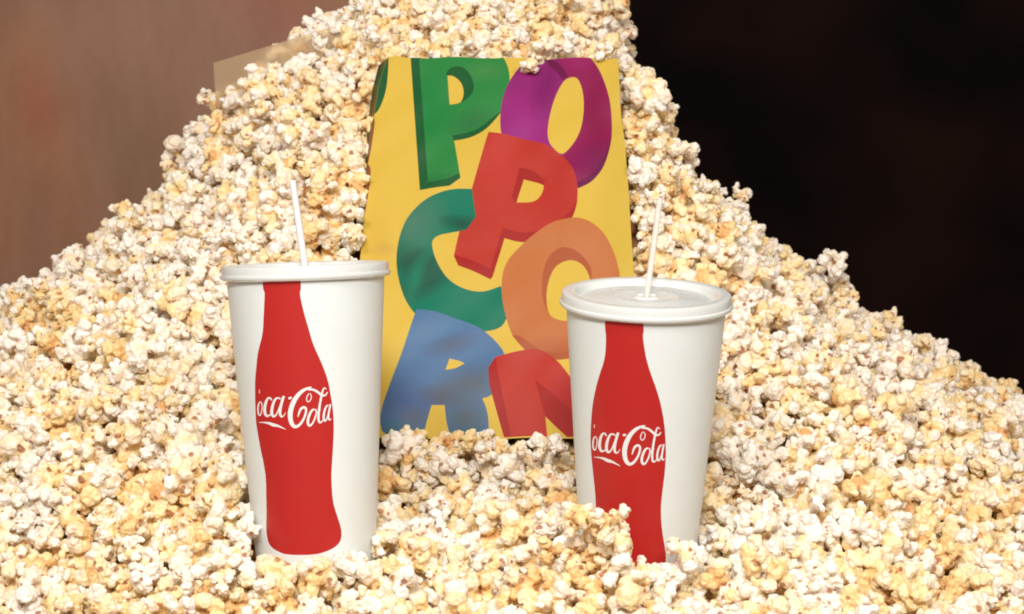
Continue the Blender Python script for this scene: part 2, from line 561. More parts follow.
def make_straw(p0, p1, r, label, mat=None):
    ax = (p1 - p0)
    L = ax.length
    seg = 24
    prof = [(r, 0), (r, L * .5), (r, L), (r * .78, L), (r * .78, L * .5), (r * .78, 0), (r, 0)]
    me = lathe('straw', prof, seg)
    o = link('drinking_straw', me, [mat or M_STRAW], label=label, cat='straw', group='straws in the cups')
    o.matrix_world = Matrix.Translation(p0) @ ax.to_track_quat('Z', 'Y').to_matrix().to_4x4()
    return o
# the straws run from inside each cup up through the lid's centre
c1t = mw1 @ Vector((0, 0, H1)); e1 = P(292.5, 181, 0.012)
make_straw(c1t - (e1 - c1t) * 0.12, e1, 0.0023, 'thin white straw leaning left out of the left cup', M_STRAW_W)
c2t = mw2 @ Vector((0, 0, H2)); e2 = P(660, 199, 0.012)
make_straw(c2t - (e2 - c2t) * 0.12, e2, 0.0020, 'faint translucent straw leaning right out of the right cup')

# ------------------------------------------------------------------ the printed bag
BB, BT = P(512, 438, 0.135), P(512, 57.5, 0.305)
bag_up = (BT - BB).normalized()
bag_n = Vector((1, 0, 0)).cross(bag_up).normalized()      # towards the camera
if bag_n.y > 0: bag_n = -bag_n
bag_c = BB.copy()
def bag_uv(px, py):
    d = ray(px, py)
    t = (bag_c - CAM).dot(bag_n) / d.dot(bag_n)
    p = CAM + d * t - bag_c
    return (p.x, p.dot(bag_up))
BL_, TL_ = (351, 438), (389, 57.5)
bagH = (BT - BB).length
outline_px = [(349, 438.5), (354, 350), (360, 262), (364, 218), (364.5, 200), (367, 165), (371.5, 130), (379, 90), (388.5, 57.5), (618, 58.5), (620.7, 113), (625.5, 151), (629, 204), (632.5, 257), (636, 300), (642, 370), (648, 438.5)]
dens = []
for a, b in zip(outline_px, outline_px[1:] + outline_px[:1]):
    n = max(1, int(math.hypot(b[0] - a[0], b[1] - a[1]) / 9))
    for i in range(n):
        dens.append((a[0] + (b[0] - a[0]) * i / n, a[1] + (b[1] - a[1]) * i / n))
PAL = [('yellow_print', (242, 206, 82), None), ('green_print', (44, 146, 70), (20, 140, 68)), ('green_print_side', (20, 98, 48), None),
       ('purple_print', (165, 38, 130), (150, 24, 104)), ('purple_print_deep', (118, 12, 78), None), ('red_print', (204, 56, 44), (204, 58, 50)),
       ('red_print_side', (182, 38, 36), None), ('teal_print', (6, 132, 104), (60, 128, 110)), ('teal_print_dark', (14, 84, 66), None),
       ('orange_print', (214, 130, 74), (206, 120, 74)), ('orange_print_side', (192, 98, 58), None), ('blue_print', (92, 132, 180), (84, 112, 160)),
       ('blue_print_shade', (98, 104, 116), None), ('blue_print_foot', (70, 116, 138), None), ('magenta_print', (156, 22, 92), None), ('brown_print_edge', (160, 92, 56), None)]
PM = {n: i for i, (n, a, b) in enumerate(PAL)}
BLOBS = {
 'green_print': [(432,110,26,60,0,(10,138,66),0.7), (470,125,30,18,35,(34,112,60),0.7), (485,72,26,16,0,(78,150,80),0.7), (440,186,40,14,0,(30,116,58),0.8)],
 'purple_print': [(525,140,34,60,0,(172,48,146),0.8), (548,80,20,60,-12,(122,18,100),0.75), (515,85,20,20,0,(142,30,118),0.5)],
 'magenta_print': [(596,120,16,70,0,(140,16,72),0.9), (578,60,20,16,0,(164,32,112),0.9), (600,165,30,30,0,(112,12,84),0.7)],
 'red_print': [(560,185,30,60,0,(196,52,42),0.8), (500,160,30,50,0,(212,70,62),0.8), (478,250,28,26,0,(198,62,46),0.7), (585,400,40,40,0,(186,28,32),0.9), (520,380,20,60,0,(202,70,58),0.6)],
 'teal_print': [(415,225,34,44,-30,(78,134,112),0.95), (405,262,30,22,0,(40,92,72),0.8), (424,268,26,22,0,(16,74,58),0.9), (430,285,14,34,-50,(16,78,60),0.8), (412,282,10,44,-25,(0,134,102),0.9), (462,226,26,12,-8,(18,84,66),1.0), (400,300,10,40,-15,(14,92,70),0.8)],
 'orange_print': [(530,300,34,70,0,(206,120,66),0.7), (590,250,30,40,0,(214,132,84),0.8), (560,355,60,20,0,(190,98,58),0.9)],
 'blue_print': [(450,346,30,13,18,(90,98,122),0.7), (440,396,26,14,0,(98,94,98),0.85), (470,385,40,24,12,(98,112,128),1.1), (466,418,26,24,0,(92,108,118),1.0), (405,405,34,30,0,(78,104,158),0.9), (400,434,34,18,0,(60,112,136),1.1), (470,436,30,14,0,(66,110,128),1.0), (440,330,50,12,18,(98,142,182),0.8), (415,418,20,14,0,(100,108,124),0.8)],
 'yellow_print': [(380,240,16,60,0,(228,184,66),0.5), (620,200,30,200,0,(222,190,74),0.7), (384,250,14,10,0,(214,170,80),0.6)],  # right side darkened as the light falls; darker spots at the left
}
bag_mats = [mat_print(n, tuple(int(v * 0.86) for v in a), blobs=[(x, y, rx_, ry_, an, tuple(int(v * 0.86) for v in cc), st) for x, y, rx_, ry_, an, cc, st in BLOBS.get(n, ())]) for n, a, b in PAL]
REG = []
def R_(mat, pts, holes=(), it=2):
    REG.append((PM[mat], [bag_uv(*p) for p in smooth_poly(pts, it)], [[bag_uv(*p) for p in smooth_poly(h, 2)] for h in holes]))
K = 1
# slivers of letters wrapping round the left fold
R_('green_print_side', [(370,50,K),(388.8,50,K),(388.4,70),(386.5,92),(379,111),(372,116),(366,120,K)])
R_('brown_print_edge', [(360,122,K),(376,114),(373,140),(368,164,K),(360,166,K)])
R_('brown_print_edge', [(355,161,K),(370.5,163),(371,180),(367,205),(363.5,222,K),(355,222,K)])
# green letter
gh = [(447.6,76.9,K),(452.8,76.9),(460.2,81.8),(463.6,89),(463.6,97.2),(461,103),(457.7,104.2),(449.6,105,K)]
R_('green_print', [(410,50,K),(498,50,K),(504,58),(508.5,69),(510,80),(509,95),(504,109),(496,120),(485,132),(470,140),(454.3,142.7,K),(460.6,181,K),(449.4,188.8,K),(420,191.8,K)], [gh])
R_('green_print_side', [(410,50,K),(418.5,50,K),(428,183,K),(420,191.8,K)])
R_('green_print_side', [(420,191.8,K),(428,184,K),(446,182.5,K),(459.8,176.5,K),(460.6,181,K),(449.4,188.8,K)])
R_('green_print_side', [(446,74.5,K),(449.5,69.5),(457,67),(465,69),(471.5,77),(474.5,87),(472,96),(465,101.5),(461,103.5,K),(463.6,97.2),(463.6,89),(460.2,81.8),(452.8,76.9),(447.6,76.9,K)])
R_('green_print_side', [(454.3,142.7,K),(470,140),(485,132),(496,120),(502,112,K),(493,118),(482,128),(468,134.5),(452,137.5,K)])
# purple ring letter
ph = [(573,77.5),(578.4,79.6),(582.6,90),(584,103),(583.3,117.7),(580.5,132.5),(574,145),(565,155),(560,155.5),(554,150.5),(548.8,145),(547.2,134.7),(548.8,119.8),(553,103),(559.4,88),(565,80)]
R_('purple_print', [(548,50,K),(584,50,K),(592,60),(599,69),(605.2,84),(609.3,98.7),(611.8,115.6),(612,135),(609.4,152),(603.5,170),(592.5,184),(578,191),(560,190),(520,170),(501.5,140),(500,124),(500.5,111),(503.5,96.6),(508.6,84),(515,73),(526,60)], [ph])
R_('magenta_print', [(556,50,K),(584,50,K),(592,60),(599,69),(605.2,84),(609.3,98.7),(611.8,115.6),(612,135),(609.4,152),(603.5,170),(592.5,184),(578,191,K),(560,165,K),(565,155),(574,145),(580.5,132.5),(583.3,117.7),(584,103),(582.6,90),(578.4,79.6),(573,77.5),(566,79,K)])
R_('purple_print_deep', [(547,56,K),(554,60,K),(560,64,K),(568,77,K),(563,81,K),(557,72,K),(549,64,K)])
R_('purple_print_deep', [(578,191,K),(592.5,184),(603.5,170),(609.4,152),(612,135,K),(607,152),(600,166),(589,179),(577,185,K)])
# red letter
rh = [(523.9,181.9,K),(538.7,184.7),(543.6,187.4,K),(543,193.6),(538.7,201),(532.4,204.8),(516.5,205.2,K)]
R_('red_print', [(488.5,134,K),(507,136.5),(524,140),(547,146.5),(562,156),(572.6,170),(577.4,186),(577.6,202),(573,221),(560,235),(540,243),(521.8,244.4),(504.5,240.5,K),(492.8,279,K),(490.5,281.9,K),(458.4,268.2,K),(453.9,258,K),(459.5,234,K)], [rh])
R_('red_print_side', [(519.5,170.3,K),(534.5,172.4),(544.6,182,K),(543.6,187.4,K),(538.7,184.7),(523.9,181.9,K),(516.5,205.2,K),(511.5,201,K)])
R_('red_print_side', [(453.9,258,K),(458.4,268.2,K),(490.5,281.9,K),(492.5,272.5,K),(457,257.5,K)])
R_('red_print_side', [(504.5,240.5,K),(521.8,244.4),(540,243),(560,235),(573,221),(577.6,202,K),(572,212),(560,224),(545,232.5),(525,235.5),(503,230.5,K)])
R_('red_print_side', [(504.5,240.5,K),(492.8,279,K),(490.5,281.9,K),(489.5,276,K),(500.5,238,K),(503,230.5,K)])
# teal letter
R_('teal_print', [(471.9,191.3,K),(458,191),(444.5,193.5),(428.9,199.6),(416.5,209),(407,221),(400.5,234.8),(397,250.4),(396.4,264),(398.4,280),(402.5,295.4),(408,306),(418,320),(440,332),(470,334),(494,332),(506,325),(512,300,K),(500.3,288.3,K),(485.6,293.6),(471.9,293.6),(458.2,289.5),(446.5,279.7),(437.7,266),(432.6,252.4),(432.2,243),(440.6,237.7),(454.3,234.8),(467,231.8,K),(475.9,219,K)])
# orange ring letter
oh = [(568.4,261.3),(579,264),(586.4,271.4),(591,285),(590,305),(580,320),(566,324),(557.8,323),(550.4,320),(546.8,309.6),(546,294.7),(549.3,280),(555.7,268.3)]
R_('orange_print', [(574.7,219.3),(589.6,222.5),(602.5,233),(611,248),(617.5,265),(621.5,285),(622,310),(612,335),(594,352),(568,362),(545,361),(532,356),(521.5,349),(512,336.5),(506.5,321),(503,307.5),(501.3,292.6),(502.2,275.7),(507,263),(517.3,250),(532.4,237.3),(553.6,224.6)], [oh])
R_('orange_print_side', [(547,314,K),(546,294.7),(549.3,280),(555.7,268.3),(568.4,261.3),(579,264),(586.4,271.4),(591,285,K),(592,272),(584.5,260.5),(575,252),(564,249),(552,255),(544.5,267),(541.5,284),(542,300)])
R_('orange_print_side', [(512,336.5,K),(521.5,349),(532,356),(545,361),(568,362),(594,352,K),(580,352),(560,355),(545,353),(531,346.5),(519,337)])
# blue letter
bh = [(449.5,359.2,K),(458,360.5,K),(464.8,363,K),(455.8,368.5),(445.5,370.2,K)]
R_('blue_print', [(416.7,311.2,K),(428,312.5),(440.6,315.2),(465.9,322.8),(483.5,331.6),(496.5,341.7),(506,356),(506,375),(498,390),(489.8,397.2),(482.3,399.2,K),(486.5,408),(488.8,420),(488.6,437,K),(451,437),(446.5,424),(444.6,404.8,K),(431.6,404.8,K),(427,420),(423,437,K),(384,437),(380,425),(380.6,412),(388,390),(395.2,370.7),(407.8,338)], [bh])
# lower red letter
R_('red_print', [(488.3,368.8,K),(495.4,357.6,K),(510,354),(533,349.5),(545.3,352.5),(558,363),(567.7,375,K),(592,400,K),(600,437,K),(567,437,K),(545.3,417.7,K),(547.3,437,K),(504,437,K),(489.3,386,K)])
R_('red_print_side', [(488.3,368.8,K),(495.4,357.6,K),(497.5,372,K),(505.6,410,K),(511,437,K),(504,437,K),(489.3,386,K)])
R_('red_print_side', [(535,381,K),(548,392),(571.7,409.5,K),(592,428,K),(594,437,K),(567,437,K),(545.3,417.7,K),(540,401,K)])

def clip_bag(u, v):
    return u, v
dom = [bag_uv(*p) for p in dens]
vmax = max(p[1] for p in dom)
ug = np.arange(-0.16, 0.16, 0.007)
vg = np.arange(0.004, vmax - 0.003, 0.007)
extra = [(float(u), float(v)) for v in vg for u in ug if inside(dom, u, v)]
def bag_map(u, v):
    t = v / bagH
    # a soft belly, two long soft creases and the dent where it rests
    bel = 0.008 * math.sin(math.pi * min(max(t, 0), 1)) * max(0, 1 - (u / 0.13) ** 2)
    cr = 0.0030 * math.exp(-abs(u + 0.0905 + 0.012 * (1 - t)) / 0.0035) - 0.0016 * math.exp(-abs(u - 0.074 - 0.010 * (1 - t)) / 0.003) + 0.0011 * math.exp(-((u + 0.085 - 0.01 * t) / 0.004) ** 2) - 0.0014 * math.exp(-abs(v - 0.150 - 0.12 * u) / 0.004) * max(0, 1 - abs(u + 0.03) / 0.08) + 0.0012 * math.exp(-abs(v - 0.235 + 0.35 * u) / 0.005) * max(0, 1 - abs(u - 0.03) / 0.06) - 0.0010 * math.exp(-((u - 0.055 + 0.03 * t) / 0.006) ** 2)
    wv = 0.0012 * math.sin(u * 60 + v * 31) * math.sin(v * 44 + 1) + 0.0009 * math.sin(u * 130 - v * 90 + 2 * math.sin(v * 37))
    dent = -0.0022 * math.exp(-((v - 0.062) / 0.012) ** 2 - ((u + 0.04) / 0.04) ** 2)
    return bag_c + Vector((u, 0, 0)) + bag_up * v + bag_n * (bel * 0.6 + cr + wv + dent)
regs = [(mi, p, h) for mi, p, h in REG]
# letters are cut by the sheet's own outline: everything outside the domain is dropped
me = printed_mesh('front_panel', dom, regs, extra, bag_map)
bag = empty('popcorn_bag', Matrix.Translation(BB), 'yellow popcorn bag with big multicoloured letters leaning on the popcorn between the cups', 'bag')
sheet_uv = []
for v in me.vertices:
    v.co -= BB
    sheet_uv += [v.co.x, v.co.dot(bag_up), 0.0]
sa_ = me.attributes.new('sheet', 'FLOAT_VECTOR', 'POINT')
sa_.data.foreach_set('vector', sheet_uv)
link('front_panel', me, bag_mats, bag)
# side gussets and back panel, folded paper 0.6 mm proud edges
def bag_pt(px, py, depth):
    u, v = bag_uv(px, py)
    return bag_c + Vector((u, 0, 0)) + bag_up * v - bag_n * depth - BB
def strip(name, cols, mats):
    bm = bmesh.new()
    g = [[bm.verts.new(p) for p in c] for c in cols]
    for a, b in zip(g, g[1:]):
        for i in range(len(a) - 1):
            bm.faces.new((a[i], a[i + 1], b[i + 1], b[i]))
    bmesh.ops.recalc_face_normals(bm, faces=bm.faces)
    m_ = bpy.data.meshes.new(name); bm.to_mesh(m_); bm.free()
    o = link(name, m_, mats, bag)
    return o
Ls = [(349, 438.5), (354, 350), (360, 262), (364, 218), (367, 165), (371.5, 130), (379, 90), (388.5, 57.5)]
def dth(py):   # thickness, mouth squeezed nearly shut
    return 0.006 + 0.03 * max(0, (py - 57.5) / 380)
def lft(py, o):
    return np.interp(py, [p[1] for p in Ls[::-1]], [p[0] for p in Ls[::-1]]) - o
ys = np.linspace(57.5, 438.5, 16)
edge = [tuple(bag_map(*bag_uv(float(lft(y, 0)), float(y))) - BB) for y in ys]
gus = [tuple(bag_pt(float(lft(y, 0)) - (11 * max(0, 1 - abs(y - 62) / 150)), float(y) + 4, 0.004 + dth(y) * .3)) for y in ys]
gin = [tuple(bag_pt(float(lft(y, 0)) + 6, float(y) + 2, dth(y) * .5 + 0.003)) for y in ys]
gbk = [tuple(bag_pt(float(lft(y, 0)) - 1, float(y), dth(y) + 0.004)) for y in ys]
strip('side_gusset', [edge, gus, gin, gbk], [mat_print('gusset_print', (60, 112, 60), lo=(170, 120, 70), lo_scale=9)])
Rs = [(618, 58.5), (620.7, 113), (625.5, 151), (629, 204), (632.5, 257), (636, 300), (642, 370), (648, 438.5)]
rx = lambda y: float(np.interp(y, [p[1] for p in Rs], [p[0] for p in Rs]))
edge = [tuple(bag_map(*bag_uv(rx(y), float(y))) - BB) for y in ys]
gin2 = [tuple(bag_pt(rx(y) - 7, float(y), dth(y) * .5)) for y in ys]
gbk2 = [tuple(bag_pt(rx(y) - 1, float(y), dth(y) + 0.004)) for y in ys]
strip('side_gusset', [edge, gin2, gbk2], [bag_mats[0]])
strip('back_panel', [gbk, [tuple((Vector(a) + Vector(b)) / 2 - bag_n * 0.004) for a, b in zip(gbk, gbk2)], gbk2], [bag_mats[0]])

# ------------------------------------------------------------------ clear sheet sticking out of the heap
ysh = 0.40
sh = [P(213.5, 63, ysh), P(216, 108, ysh), P(350, 75, ysh - 0.0), P(345, 23, ysh)]
bm = bmesh.new()
f = [bm.verts.new(p) for p in sh]
b2 = [bm.verts.new(p + Vector((0.0004, 0.0022, 0))) for p in sh]
bm.faces.new(f); bm.faces.new(b2[::-1])
for i in range(4):
    j = (i + 1) % 4
    bm.faces.new((f[j], f[i], b2[i], b2[j]))
bmesh.ops.recalc_face_normals(bm, faces=bm.faces)
m_ = bpy.data.meshes.new('plastic_sheet'); bm.to_mesh(m_); bm.free()
link('plastic_sheet', m_, [M_ACRYL], label='corner of a clear tan plastic sheet sticking out of the heap, upper left', cat='plastic sheet', smooth=False)

# ------------------------------------------------------------------ popcorn shapes
def rot_about(v, ax, a):
    return Matrix.Rotation(a, 3, ax) @ v
def rv():
    v = Vector((random.gauss(0, 1), random.gauss(0, 1), random.gauss(0, 1)))
    return v.normalized()

def kernel_spheres(kind):
    S = []
    hull_pit_shade = []
    if kind == 'curl':
        R = random.uniform(4.3, 5.2)
        n = 8
        for i in range(n):
            a = i / (n - 1) * math.radians(random.uniform(235, 275))
            p = Vector((R * math.cos(a), R * math.sin(a), 1.2 * math.sin(a * 1.7)))
            r = random.uniform(2.2, 3.1)
            S.append((p, r))
            if random.random() < 0.75:
                S.append((p + rv() * 2.0, random.uniform(1.5, 2.3)))
        for _ in range(4):
            S.append((Vector((random.uniform(-3, 3), random.uniform(-3, 3), -2.6)), random.uniform(2.2, 3.0)))
        hull_pit_shade.append((Vector((0, 0, -0.5)), 3.6))
        return S, hull_pit_shade
    S.append((Vector((0, 0, 0)), 3.3))
    nb = {'butterfly': random.randint(4, 5), 'round': random.randint(6, 8), 'flat': random.randint(4, 6), 'long': 4}[kind]
    dirs = []
    while len(dirs) < nb:
        d = rv()
        if kind == 'flat': d.z *= 0.3
        if kind == 'long': d.x *= 2.0
        if kind == 'butterfly': d.z = abs(d.z) * 0.8 - 0.15
        d.normalize()
        if all(d.dot(e) < (0.45 if kind != 'round' else 0.6) for e in dirs) or random.random() < 0.004:
            dirs.append(d)
    for d in dirs:
        p = d * 1.2
        ax = rv()
        steps = 1 if kind == 'round' else random.choice((1, 2, 2))
        st = {'round': 3.0, 'flat': 3.2, 'butterfly': 3.3, 'long': 3.5}[kind]
        for s in range(steps):
            p = p + d * st * (1.0 if s == 0 else 0.8)
            d = rot_about(d, ax, random.uniform(0.3, 1.0)).normalized()
            S.append((p.copy(), random.uniform(2.5, 3.8) * (1.0 if s == 0 else 0.85)))
        for _ in range(random.choice((0, 1, 1, 2))):
            o = (rv() + d * 0.6).normalized()
            S.append((p + o * random.uniform(2.2, 3.0), random.uniform(1.5, 2.5)))
    hull_pit_shade.append((rv() * 2.6, 3.0))
    if random.random() < 0.5:
        hull_pit_shade.append((rv() * 3.0, 2.0))
    return S, hull_pit_shade

def build_kernel(i, kind):
    S, hull_pit_shade = kernel_spheres(kind)
    c = Vector((0, 0, 0))
    for p, r in S: c += p
    c /= len(S)
    rad = max((p - c).length + r for p, r in S)
    k = 0.0157 / rad if kind != 'round' else 0.0132 / rad
    bm = bmesh.new()
    for p, r in S:
        mt = Matrix.Translation((p - c) * k) @ Matrix.Rotation(random.uniform(0, 6), 4, rv()) @ Matrix.Diagonal((r * k * random.uniform(.8, 1.4), r * k * random.uniform(.85, 1.25), r * k * random.uniform(.6, .95), 1))
        bmesh.ops.create_icosphere(bm, subdivisions=2, radius=1, matrix=mt)
    me0 = bpy.data.meshes.new('tmp'); bm.to_mesh(me0); bm.free()
    ob = bpy.data.objects.new('tmp', me0); COL.objects.link(ob)
    rm = ob.modifiers.new('r', 'REMESH'); rm.mode = 'VOXEL'; rm.voxel_size = 0.00052
    sm = ob.modifiers.new('s', 'SMOOTH'); sm.iterations = 2; sm.factor = 0.5
    tx = bpy.data.textures.new('clouds', 'CLOUDS'); tx.noise_scale = 0.0042; tx.noise_depth = 1
    dp = ob.modifiers.new('d', 'DISPLACE'); dp.texture = tx; dp.strength = 0.0034; dp.mid_level = 0.5; dp.texture_coords = 'LOCAL'
    tx2 = bpy.data.textures.new('clouds2', 'CLOUDS'); tx2.noise_scale = 0.0015; tx2.noise_depth = 0
    d2 = ob.modifiers.new('d2', 'DISPLACE'); d2.texture = tx2; d2.strength = 0.0008; d2.mid_level = 0.5; d2.texture_coords = 'LOCAL'
    s2 = ob.modifiers.new('s2', 'SMOOTH'); s2.iterations = 1; s2.factor = 0.4
    dg = bpy.context.evaluated_depsgraph_get()
    dg.update()
    me = bpy.data.meshes.new_from_object(ob.evaluated_get(dg))
    bpy.data.objects.remove(ob); bpy.data.meshes.remove(me0); bpy.data.textures.remove(tx); bpy.data.textures.remove(tx2)
    me.name = 'popcorn_piece'
    me.materials.clear(); me.materials.append(M_POP)
    n = len(me.vertices)
    co = np.empty(n * 3, np.float32); me.vertices.foreach_get('co', co); co = co.reshape(-1, 3)
    hv = np.zeros(n, np.float32)
    # every lobe has its own shade of starch: amber towards the core, white elsewhere
    cs = np.array([((p - c) * k)[:] for p, r in S]); rs = np.array([r * k for p, r in S])
    dd = np.linalg.norm(co[:, None, :] - cs[None], axis=2) / rs[None]
    far = np.linalg.norm(cs, axis=1); far = far / far.max()
    lv = np.array([0.72 - 1.12 * far[i_] + random.uniform(-0.18, 0.18) for i_ in range(len(S))], np.float32)
    wt = np.exp(-(dd - dd.min(axis=1, keepdims=True)) * 9.0)
    lob = (wt * lv[None]).sum(axis=1) / wt.sum(axis=1)
    # dark specks in the folds: bits of husk, and painted shade of small pits
    dc = np.linalg.norm(co, axis=1)
    inner_v = np.nonzero(dc < np.quantile(dc, 0.42))[0]
    for _ in range(random.choice((5, 6, 7, 8))):
        hc = co[random.choice(list(inner_v))]
        d = np.linalg.norm((co - hc) * np.array([1.0, random.uniform(.6, 1.4), random.uniform(.6, 1.4)]), axis=1)
        rr = random.uniform(0.0012, 0.0023)
        hv = np.maximum(hv, np.clip((rr - d) / 0.0006 + 0.3, 0, 1))
    la = me.attributes.new('lobe', 'FLOAT', 'POINT'); la.data.foreach_set('value', lob.astype(np.float32))
    at = me.attributes.new('hull_pit_shade', 'FLOAT', 'POINT'); at.data.foreach_set('value', hv)
    me.polygons.foreach_set('use_smooth', [True] * len(me.polygons))
    return me
KINDS = ['butterfly', 'round', 'curl', 'flat', 'butterfly', 'long', 'round', 'butterfly', 'curl', 'flat', 'butterfly', 'long', 'butterfly', 'round', 'flat', 'butterfly', 'curl', 'butterfly']
PROTO = [build_kernel(i, k) for i, k in enumerate(KINDS)]
print('kernel verts', [len(m.vertices) for m in PROTO])
NP_ = len(PROTO)

# ------------------------------------------------------------------ scatter
def in_cup(p, mwi, Hc, rt, rb, pad):
    q_ = mwi @ Vector(p)
    if q_.z < -0.02 or q_.z > Hc + 0.02: return False
    r = rb + (rt - rb) * q_.z / Hc
    return math.hypot(q_.x, q_.y) < r + pad
mi1, mi2 = mw1.inverted(), mw2.inverted()
def blocked(p, r):
    if in_cup(p, mi1, H1, 0.0494, 0.0372, r * 0.62) or in_cup(p, mi2, H2, 0.0494, 0.0352, r * 0.62):
        return True
    d = Vector(p) - BB
    u, v, n = d.x, d.dot(bag_up), d.dot(bag_n)
    hw = 0.084 + 0.011 * (1 - v / bagH) + r * 0.6
    if 0.0 < v < bagH - r * 0.1 and -0.0976 - 0.0165 * (1 - v / bagH) - r * 1.05 < u < hw:
        if n > -0.036 + 0 and n < 0.0 + r * 0.55 and n > -0.5:
            return True
        if n >= r * 0.55 and n < 0.3 and v > -r * 0.35:
            return True      # nothing floats in front of the bag
    return False

pts = []      # x, y, z, r, layer
def slope_len(x, y):
    e = 1e-3
    gx = (heap(x + e, y) - heap(x - e, y)) / (2 * e)
    gy = (heap(x, y + e) - heap(x, y - e)) / (2 * e)
    return np.sqrt(1 + gx * gx + gy * gy), gx, gy
def scatter(n_try, lift, lift_var, space, layer):
    cell = 0.02
    grid = {}
    xs = rng.uniform(-0.62, 0.62, n_try)
    ys_ = rng.uniform(-0.165, 0.60, n_try)
    sc_ = 0.55 + 0.78 * rng.beta(2.2, 1.8, n_try)
    lf = rng.uniform(-1, 1, n_try)
    h = heap(xs, ys_)
    _, gx, gy = slope_len(xs, ys_)
    for x, y, s, l_, z, a, b in zip(xs, ys_, sc_, lf, h, gx, gy):
        nn = Vector((-a, -b, 1)).normalized()
        p = Vector((x, y, z)) + nn * (lift + lift_var * l_)
        r = 0.0128 * s
        key = (int(p.x / cell + 500), int(p.y / cell + 500), int(p.z / cell + 500))
        ok = True
        for i in (-1, 0, 1):
            for j in (-1, 0, 1):
                for k_ in (-1, 0, 1):
                    for qx, qy, qz, qr in grid.get((key[0] + i, key[1] + j, key[2] + k_), ()):
                        if (qx - p.x) ** 2 + (qy - p.y) ** 2 + (qz - p.z) ** 2 < ((r + qr) * space) ** 2:
                            ok = False; break
                    if not ok: break
                if not ok: break
            if not ok: break
        if not ok or blocked(p, r): continue
        grid.setdefault(key, []).append((p.x, p.y, p.z, r))
        pts.append([p.x, p.y, p.z, r, layer])
scatter(60000, -0.014, 0.002, 0.52, 0)
scatter(60000, -0.004, 0.004, 0.63, 1)
scatter(20000, 0.007, 0.003, 1.05, 2)
# a few placed by hand where the photograph shows loners: over the bag's top edge, on the cups' feet, on the outline
for px, py, yy, s in [(541, 47, 0.300, 1.15), (527, 68, 0.294, 0.85), (566, 45, 0.31, 1.0), (604, 52, 0.305, 0.9),
                      (619, 519, -0.080, 0.95), (621, 543, -0.080, 0.95), (608, 538, -0.082, 0.95), (601, 523, -0.09, 1.1), (578, 517, -0.088, 1.1),
                      (690, 556, -0.062, 1.0), (676, 548, -0.058, 0.8), (643, 570, -0.075, 0.8), (668, 580, -0.075, 0.9),
                      (470, 440, 0.115, 0.75), (485, 452, 0.11, 0.9), (330, 584, -0.05, 0.9), (392, 452, 0.118, 0.7), (412, 448, 0.122, 0.7), (437, 453, 0.118, 0.75), (458, 449, 0.122, 0.7), (502, 447, 0.116, 0.75), (520, 449, 0.112, 0.7), (541, 447, 0.114, 0.75), (561, 449, 0.112, 0.75), (377, 548, -0.02, 0.8),
                      (366, 566, -0.035, 0.8),
                      (124, 212, 0.40, 1.15), (834, 262, 0.42, 1.25), (206, 98, 0.42, 1.0), (741, 196, 0.43, 1.0), (37, 296, 0.36, 1.0)]:
    p = P(px, py, yy)
    pts.append([p.x, p.y, p.z, 0.0100 * s, 2])
pts = np.array(pts)
NPT = len(pts)
rot = rng.uniform(0, 2 * math.pi, (NPT, 3))
rot[:, 1] = np.arccos(rng.uniform(-1, 1, NPT))
kid = rng.integers(0, NP_, NPT)
# buttered patches: colour of a piece drifts slowly over the heap
patch = (np.sin(pts[:, 0] * 38 + 2.0 * np.sin(pts[:, 1] * 22)) * np.sin(pts[:, 1] * 31 + pts[:, 0] * 12 + 0.7))
tint = np.clip(0.34 + 0.16 * patch + rng.normal(0, 0.20, NPT), 0.0, 0.85)
bumpd = np.exp(-((pts[:, 0] - 0.046) / 0.035) ** 2 - ((pts[:, 1] + 0.073) / 0.03) ** 2)
tint = np.clip(tint + 0.16 * bumpd + np.where(pts[:, 4] == 0, 0.30, 0.0), 0, 0.95)  # lowest layer more amber: warm shade of the gaps put into the colour
print('pieces', NPT)

# ------------------------------------------------------------------ which pieces show largest in the photo
vis = np.zeros(NPT, int)
ids = -np.ones((H, W), int)
zb = np.full((H, W), 1e9)
v = pts[:, :3] - np.array(CAM)
dep = v @ np.array(FWD)
X = W / 2 + FPX * (v @ np.array(RGT)) / dep
Y = H / 2 - FPX * (v @ np.array(UPV)) / dep
rad = FPX * pts[:, 3] / dep * 0.85
def occl(poly, d):
    xs_ = [p[0] for p in poly]; yy_ = [p[1] for p in poly]
    for yy in range(max(0, int(min(yy_))), min(H, int(max(yy_)) + 1)):
        for xx in range(max(0, int(min(xs_))), min(W, int(max(xs_)) + 1)):
            if inside(poly, xx + .5, yy + .5) and d < zb[yy, xx]:
                zb[yy, xx] = d
occl([(219, 264), (390, 264), (388, 282), (372, 568), (258, 568), (222, 282)], 1.06)
occl([(559, 290), (646, 278), (733, 290), (733, 310), (697, 565), (590, 565), (560, 310)], 1.04)
occl([(349, 438), (377, 60), (618, 58), (648, 438)], 1.24)
for i in np.argsort(dep):
    x0, x1, y0, y1 = int(X[i] - rad[i]), int(X[i] + rad[i]) + 1, int(Y[i] - rad[i]), int(Y[i] + rad[i]) + 1
    x0, y0, x1, y1 = max(x0, 0), max(y0, 0), min(x1, W - 1), min(y1, H - 1)
    if x1 <= x0 or y1 <= y0: continue
    yy, xx = np.mgrid[y0:y1 + 1, x0:x1 + 1]
    m = ((xx - X[i]) ** 2 + (yy - Y[i]) ** 2 < rad[i] ** 2) & (zb[y0:y1 + 1, x0:x1 + 1] > dep[i])
    zb[y0:y1 + 1, x0:x1 + 1][m] = dep[i]
    vis[i] = m.sum()
order = np.argsort(-vis)
keep = list(order[:300])
for k_ in range(NP_):                      # every shape needs one real piece
    if not any(kid[i] == k_ for i in keep):
        kid[keep[-1 - k_]] = k_
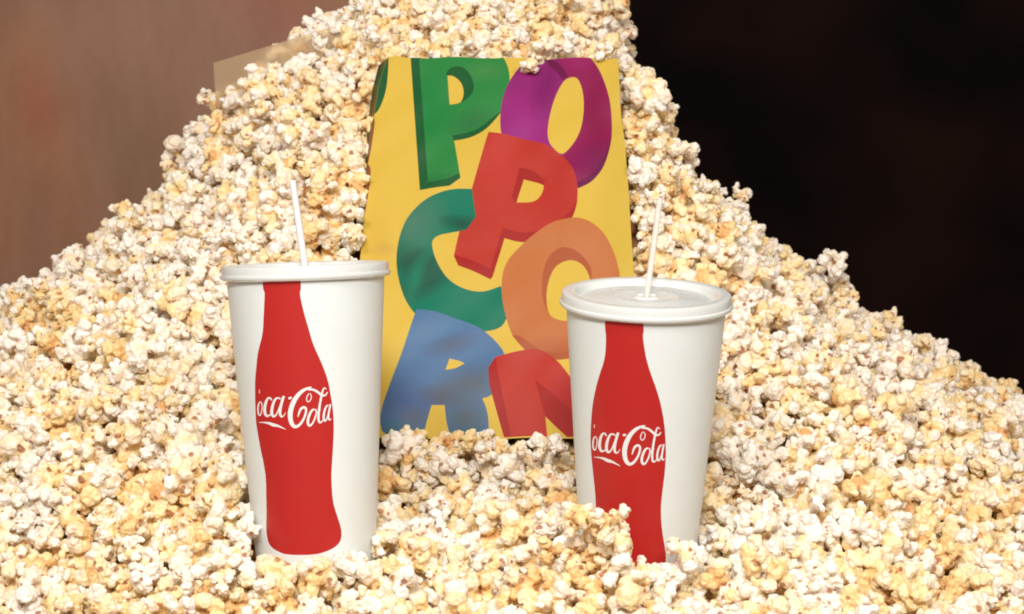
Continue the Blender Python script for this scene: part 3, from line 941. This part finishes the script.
print('in view', int((vis > 25).sum()), 'smallest kept', vis[keep[-1]])

# words for where each one lies
def zone(x, y):
    if y > 592: vv = 'at the bottom edge'
    elif y > 568: vv = 'below the cups\' feet'
    elif y > 540: vv = 'level with bottle feet'
    elif y > 505: vv = 'level with cup ends'
    elif y > 470: vv = 'below the cup lettering'
    elif y > 438: vv = 'just below bag level'
    elif y > 390: vv = 'level with the lettering'
    elif y > 330: vv = 'level with cup middles'
    elif y > 260: vv = 'level with the lids'
    elif y > 170: vv = 'level with the straws'
    elif y > 58: vv = 'level with bag top'
    else: vv = 'above the bag'
    if y < 260:
        hh = 'on the left slope' if x < 370 else ('by the bag' if x < 640 else 'on the right slope')
    elif x < 55: hh = 'at the left edge'
    elif x < 115: hh = 'near the left edge'
    elif x < 175: hh = 'well left of left cup'
    elif x < 238: hh = 'just left of left cup'
    elif x < 305: hh = 'by left cup\'s left half'
    elif x < 375: hh = 'by left cup\'s right half'
    elif x < 425: hh = 'just right of left cup'
    elif x < 475: hh = 'between cups, nearer left'
    elif x < 525: hh = 'midway between the cups'
    elif x < 575: hh = 'between cups, nearer right'
    elif x < 645: hh = 'by right cup\'s left half'
    elif x < 705: hh = 'by right cup\'s right half'
    elif x < 765: hh = 'just right of right cup'
    elif x < 850: hh = 'well right of right cup'
    elif x < 940: hh = 'far right of right cup'
    else: hh = 'at the right edge'
    return hh, vv
ORD = ['leftmost', 'second from left', 'third from left', 'fourth from left', 'fifth from left', 'sixth from left', 'seventh from left', 'eighth from left']
bykey = {}
for i in keep:
    cname = 'white' if tint[i] < 0.24 else ('cream' if tint[i] < 0.46 else 'yellow')
    shp = {'curl': 'curled', 'round': 'rounded', 'flat': 'knobbly', 'long': 'long', 'butterfly': 'winged'}[KINDS[kid[i]]]
    hh, vv = zone(X[i], Y[i])
    bykey.setdefault((cname, shp, hh, vv), []).append(i)
label = {}
for (c_, s_, hh, vv), L in bykey.items():
    L.sort(key=lambda i: X[i])
    for n_, i in enumerate(L):
        base = f'{c_} {s_} popcorn piece {hh}, {vv}'
        if len(L) > 1:
            o_ = ['left', 'right'][n_] + ' of two: ' if len(L) == 2 else ORD[min(n_, 7)] + ': '
            base = o_ + base
        label[i] = base
first = {}
for i in keep:
    o = bpy.data.objects.new('popcorn_piece', PROTO[kid[i]])
    COL.objects.link(o)
    o.location = pts[i, :3]
    o.rotation_euler = rot[i]
    s = pts[i, 3] / 0.0128
    o.scale = (s, s, s)
    o['label'] = label[i]
    o['category'] = 'popcorn'
    o['group'] = 'loose popcorn pieces on the heap'
    o['tint'] = float(tint[i])
    first.setdefault(int(kid[i]), o)

# ------------------------------------------------------------------ the rest of the heap: one object
gx_ = np.linspace(-0.68, 0.68, 170)
gy_ = np.linspace(-0.24, 0.72, 120)
GX, GY = np.meshgrid(gx_, gy_)
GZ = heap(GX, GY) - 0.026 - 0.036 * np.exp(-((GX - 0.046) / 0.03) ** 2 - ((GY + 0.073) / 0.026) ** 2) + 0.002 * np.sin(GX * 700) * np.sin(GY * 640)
for jj in range(GX.shape[0]):            # keep the bed under the bag's back
    for ii in range(GX.shape[1]):
        d = Vector((GX[jj, ii], GY[jj, ii], GZ[jj, ii])) - BB
        if abs(d.x) < 0.14 and 0 < d.dot(bag_up) < bagH * 1.02 and d.dot(bag_n) > -0.035:
            GZ[jj, ii] += (-0.035 - d.dot(bag_n)) / bag_n.z * 1.0
bv = np.stack([GX.ravel(), GY.ravel(), GZ.ravel()], 1)
nx, ny = len(gx_), len(gy_)
fcs = [(j * nx + i, j * nx + i + 1, (j + 1) * nx + i + 1, (j + 1) * nx + i) for j in range(ny - 1) for i in range(nx - 1)]
rest = np.array([i for i in range(NPT) if i not in set(keep)])
allv = np.concatenate([bv, pts[rest, :3]])
me = bpy.data.meshes.new('popcorn_heap')
me.from_pydata(allv.tolist(), [], fcs)
nb_, nr = len(bv), len(rest)
def attr(name, typ, vals, key='value'):
    a = me.attributes.new(name, typ, 'POINT')
    a.data.foreach_set(key, np.asarray(vals, np.float32 if typ != 'INT' else np.int32).ravel())
attr('kernel', 'INT', np.concatenate([-np.ones(nb_), kid[rest]]))
attr('spin', 'FLOAT_VECTOR', np.concatenate([np.zeros((nb_, 3)), rot[rest]]), 'vector')
attr('size', 'FLOAT', np.concatenate([np.ones(nb_), pts[rest, 3] / 0.0128]))
attr('tint', 'FLOAT', np.concatenate([np.zeros(nb_), tint[rest]]))
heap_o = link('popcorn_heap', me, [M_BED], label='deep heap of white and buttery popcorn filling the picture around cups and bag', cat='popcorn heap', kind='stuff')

ng = bpy.data.node_groups.new('popcorn_scatter', 'GeometryNodeTree')
ng.interface.new_socket('Geometry', in_out='INPUT', socket_type='NodeSocketGeometry')
ng.interface.new_socket('Geometry', in_out='OUTPUT', socket_type='NodeSocketGeometry')
gi = ng.nodes.new('NodeGroupInput'); go = ng.nodes.new('NodeGroupOutput')
def named(nm, typ):
    x = ng.nodes.new('GeometryNodeInputNamedAttribute'); x.data_type = typ
    x.inputs['Name'].default_value = nm
    return x.outputs[0]
ka, sa, za = named('kernel', 'INT'), named('spin', 'FLOAT_VECTOR'), named('size', 'FLOAT')
e2r = ng.nodes.new('FunctionNodeEulerToRotation'); ng.links.new(sa, e2r.inputs[0])
jn = ng.nodes.new('GeometryNodeJoinGeometry')
# keep the bed: faces only
cmp_ = ng.nodes.new('FunctionNodeCompare'); cmp_.data_type = 'INT'; cmp_.operation = 'LESS_THAN'
ng.links.new(ka, [s for s in cmp_.inputs if s.type == 'INT'][0]); [s for s in cmp_.inputs if s.type == 'INT'][1].default_value = 0
sp = ng.nodes.new('GeometryNodeSeparateGeometry'); sp.domain = 'POINT'
ng.links.new(gi.outputs[0], sp.inputs[0]); ng.links.new(cmp_.outputs[0], sp.inputs[1])
ng.links.new(sp.outputs[0], jn.inputs[0])
for k_ in range(NP_):
    c_ = ng.nodes.new('FunctionNodeCompare'); c_.data_type = 'INT'; c_.operation = 'EQUAL'
    ii = [s for s in c_.inputs if s.type == 'INT']
    ng.links.new(ka, ii[0]); ii[1].default_value = k_
    oi = ng.nodes.new('GeometryNodeObjectInfo'); oi.transform_space = 'ORIGINAL'
    oi.inputs['Object'].default_value = first[k_]
    iop = ng.nodes.new('GeometryNodeInstanceOnPoints')
    ng.links.new(sp.outputs[1], iop.inputs['Points'])
    ng.links.new(c_.outputs[0], iop.inputs['Selection'])
    ng.links.new(oi.outputs['Geometry'], iop.inputs['Instance'])
    ng.links.new(e2r.outputs[0], iop.inputs['Rotation'])
    ng.links.new(za, iop.inputs['Scale'])
    ng.links.new(iop.outputs[0], jn.inputs[0])
ng.links.new(jn.outputs[0], go.inputs[0])
md = heap_o.modifiers.new('popcorn_scatter', 'NODES')
md.node_group = ng
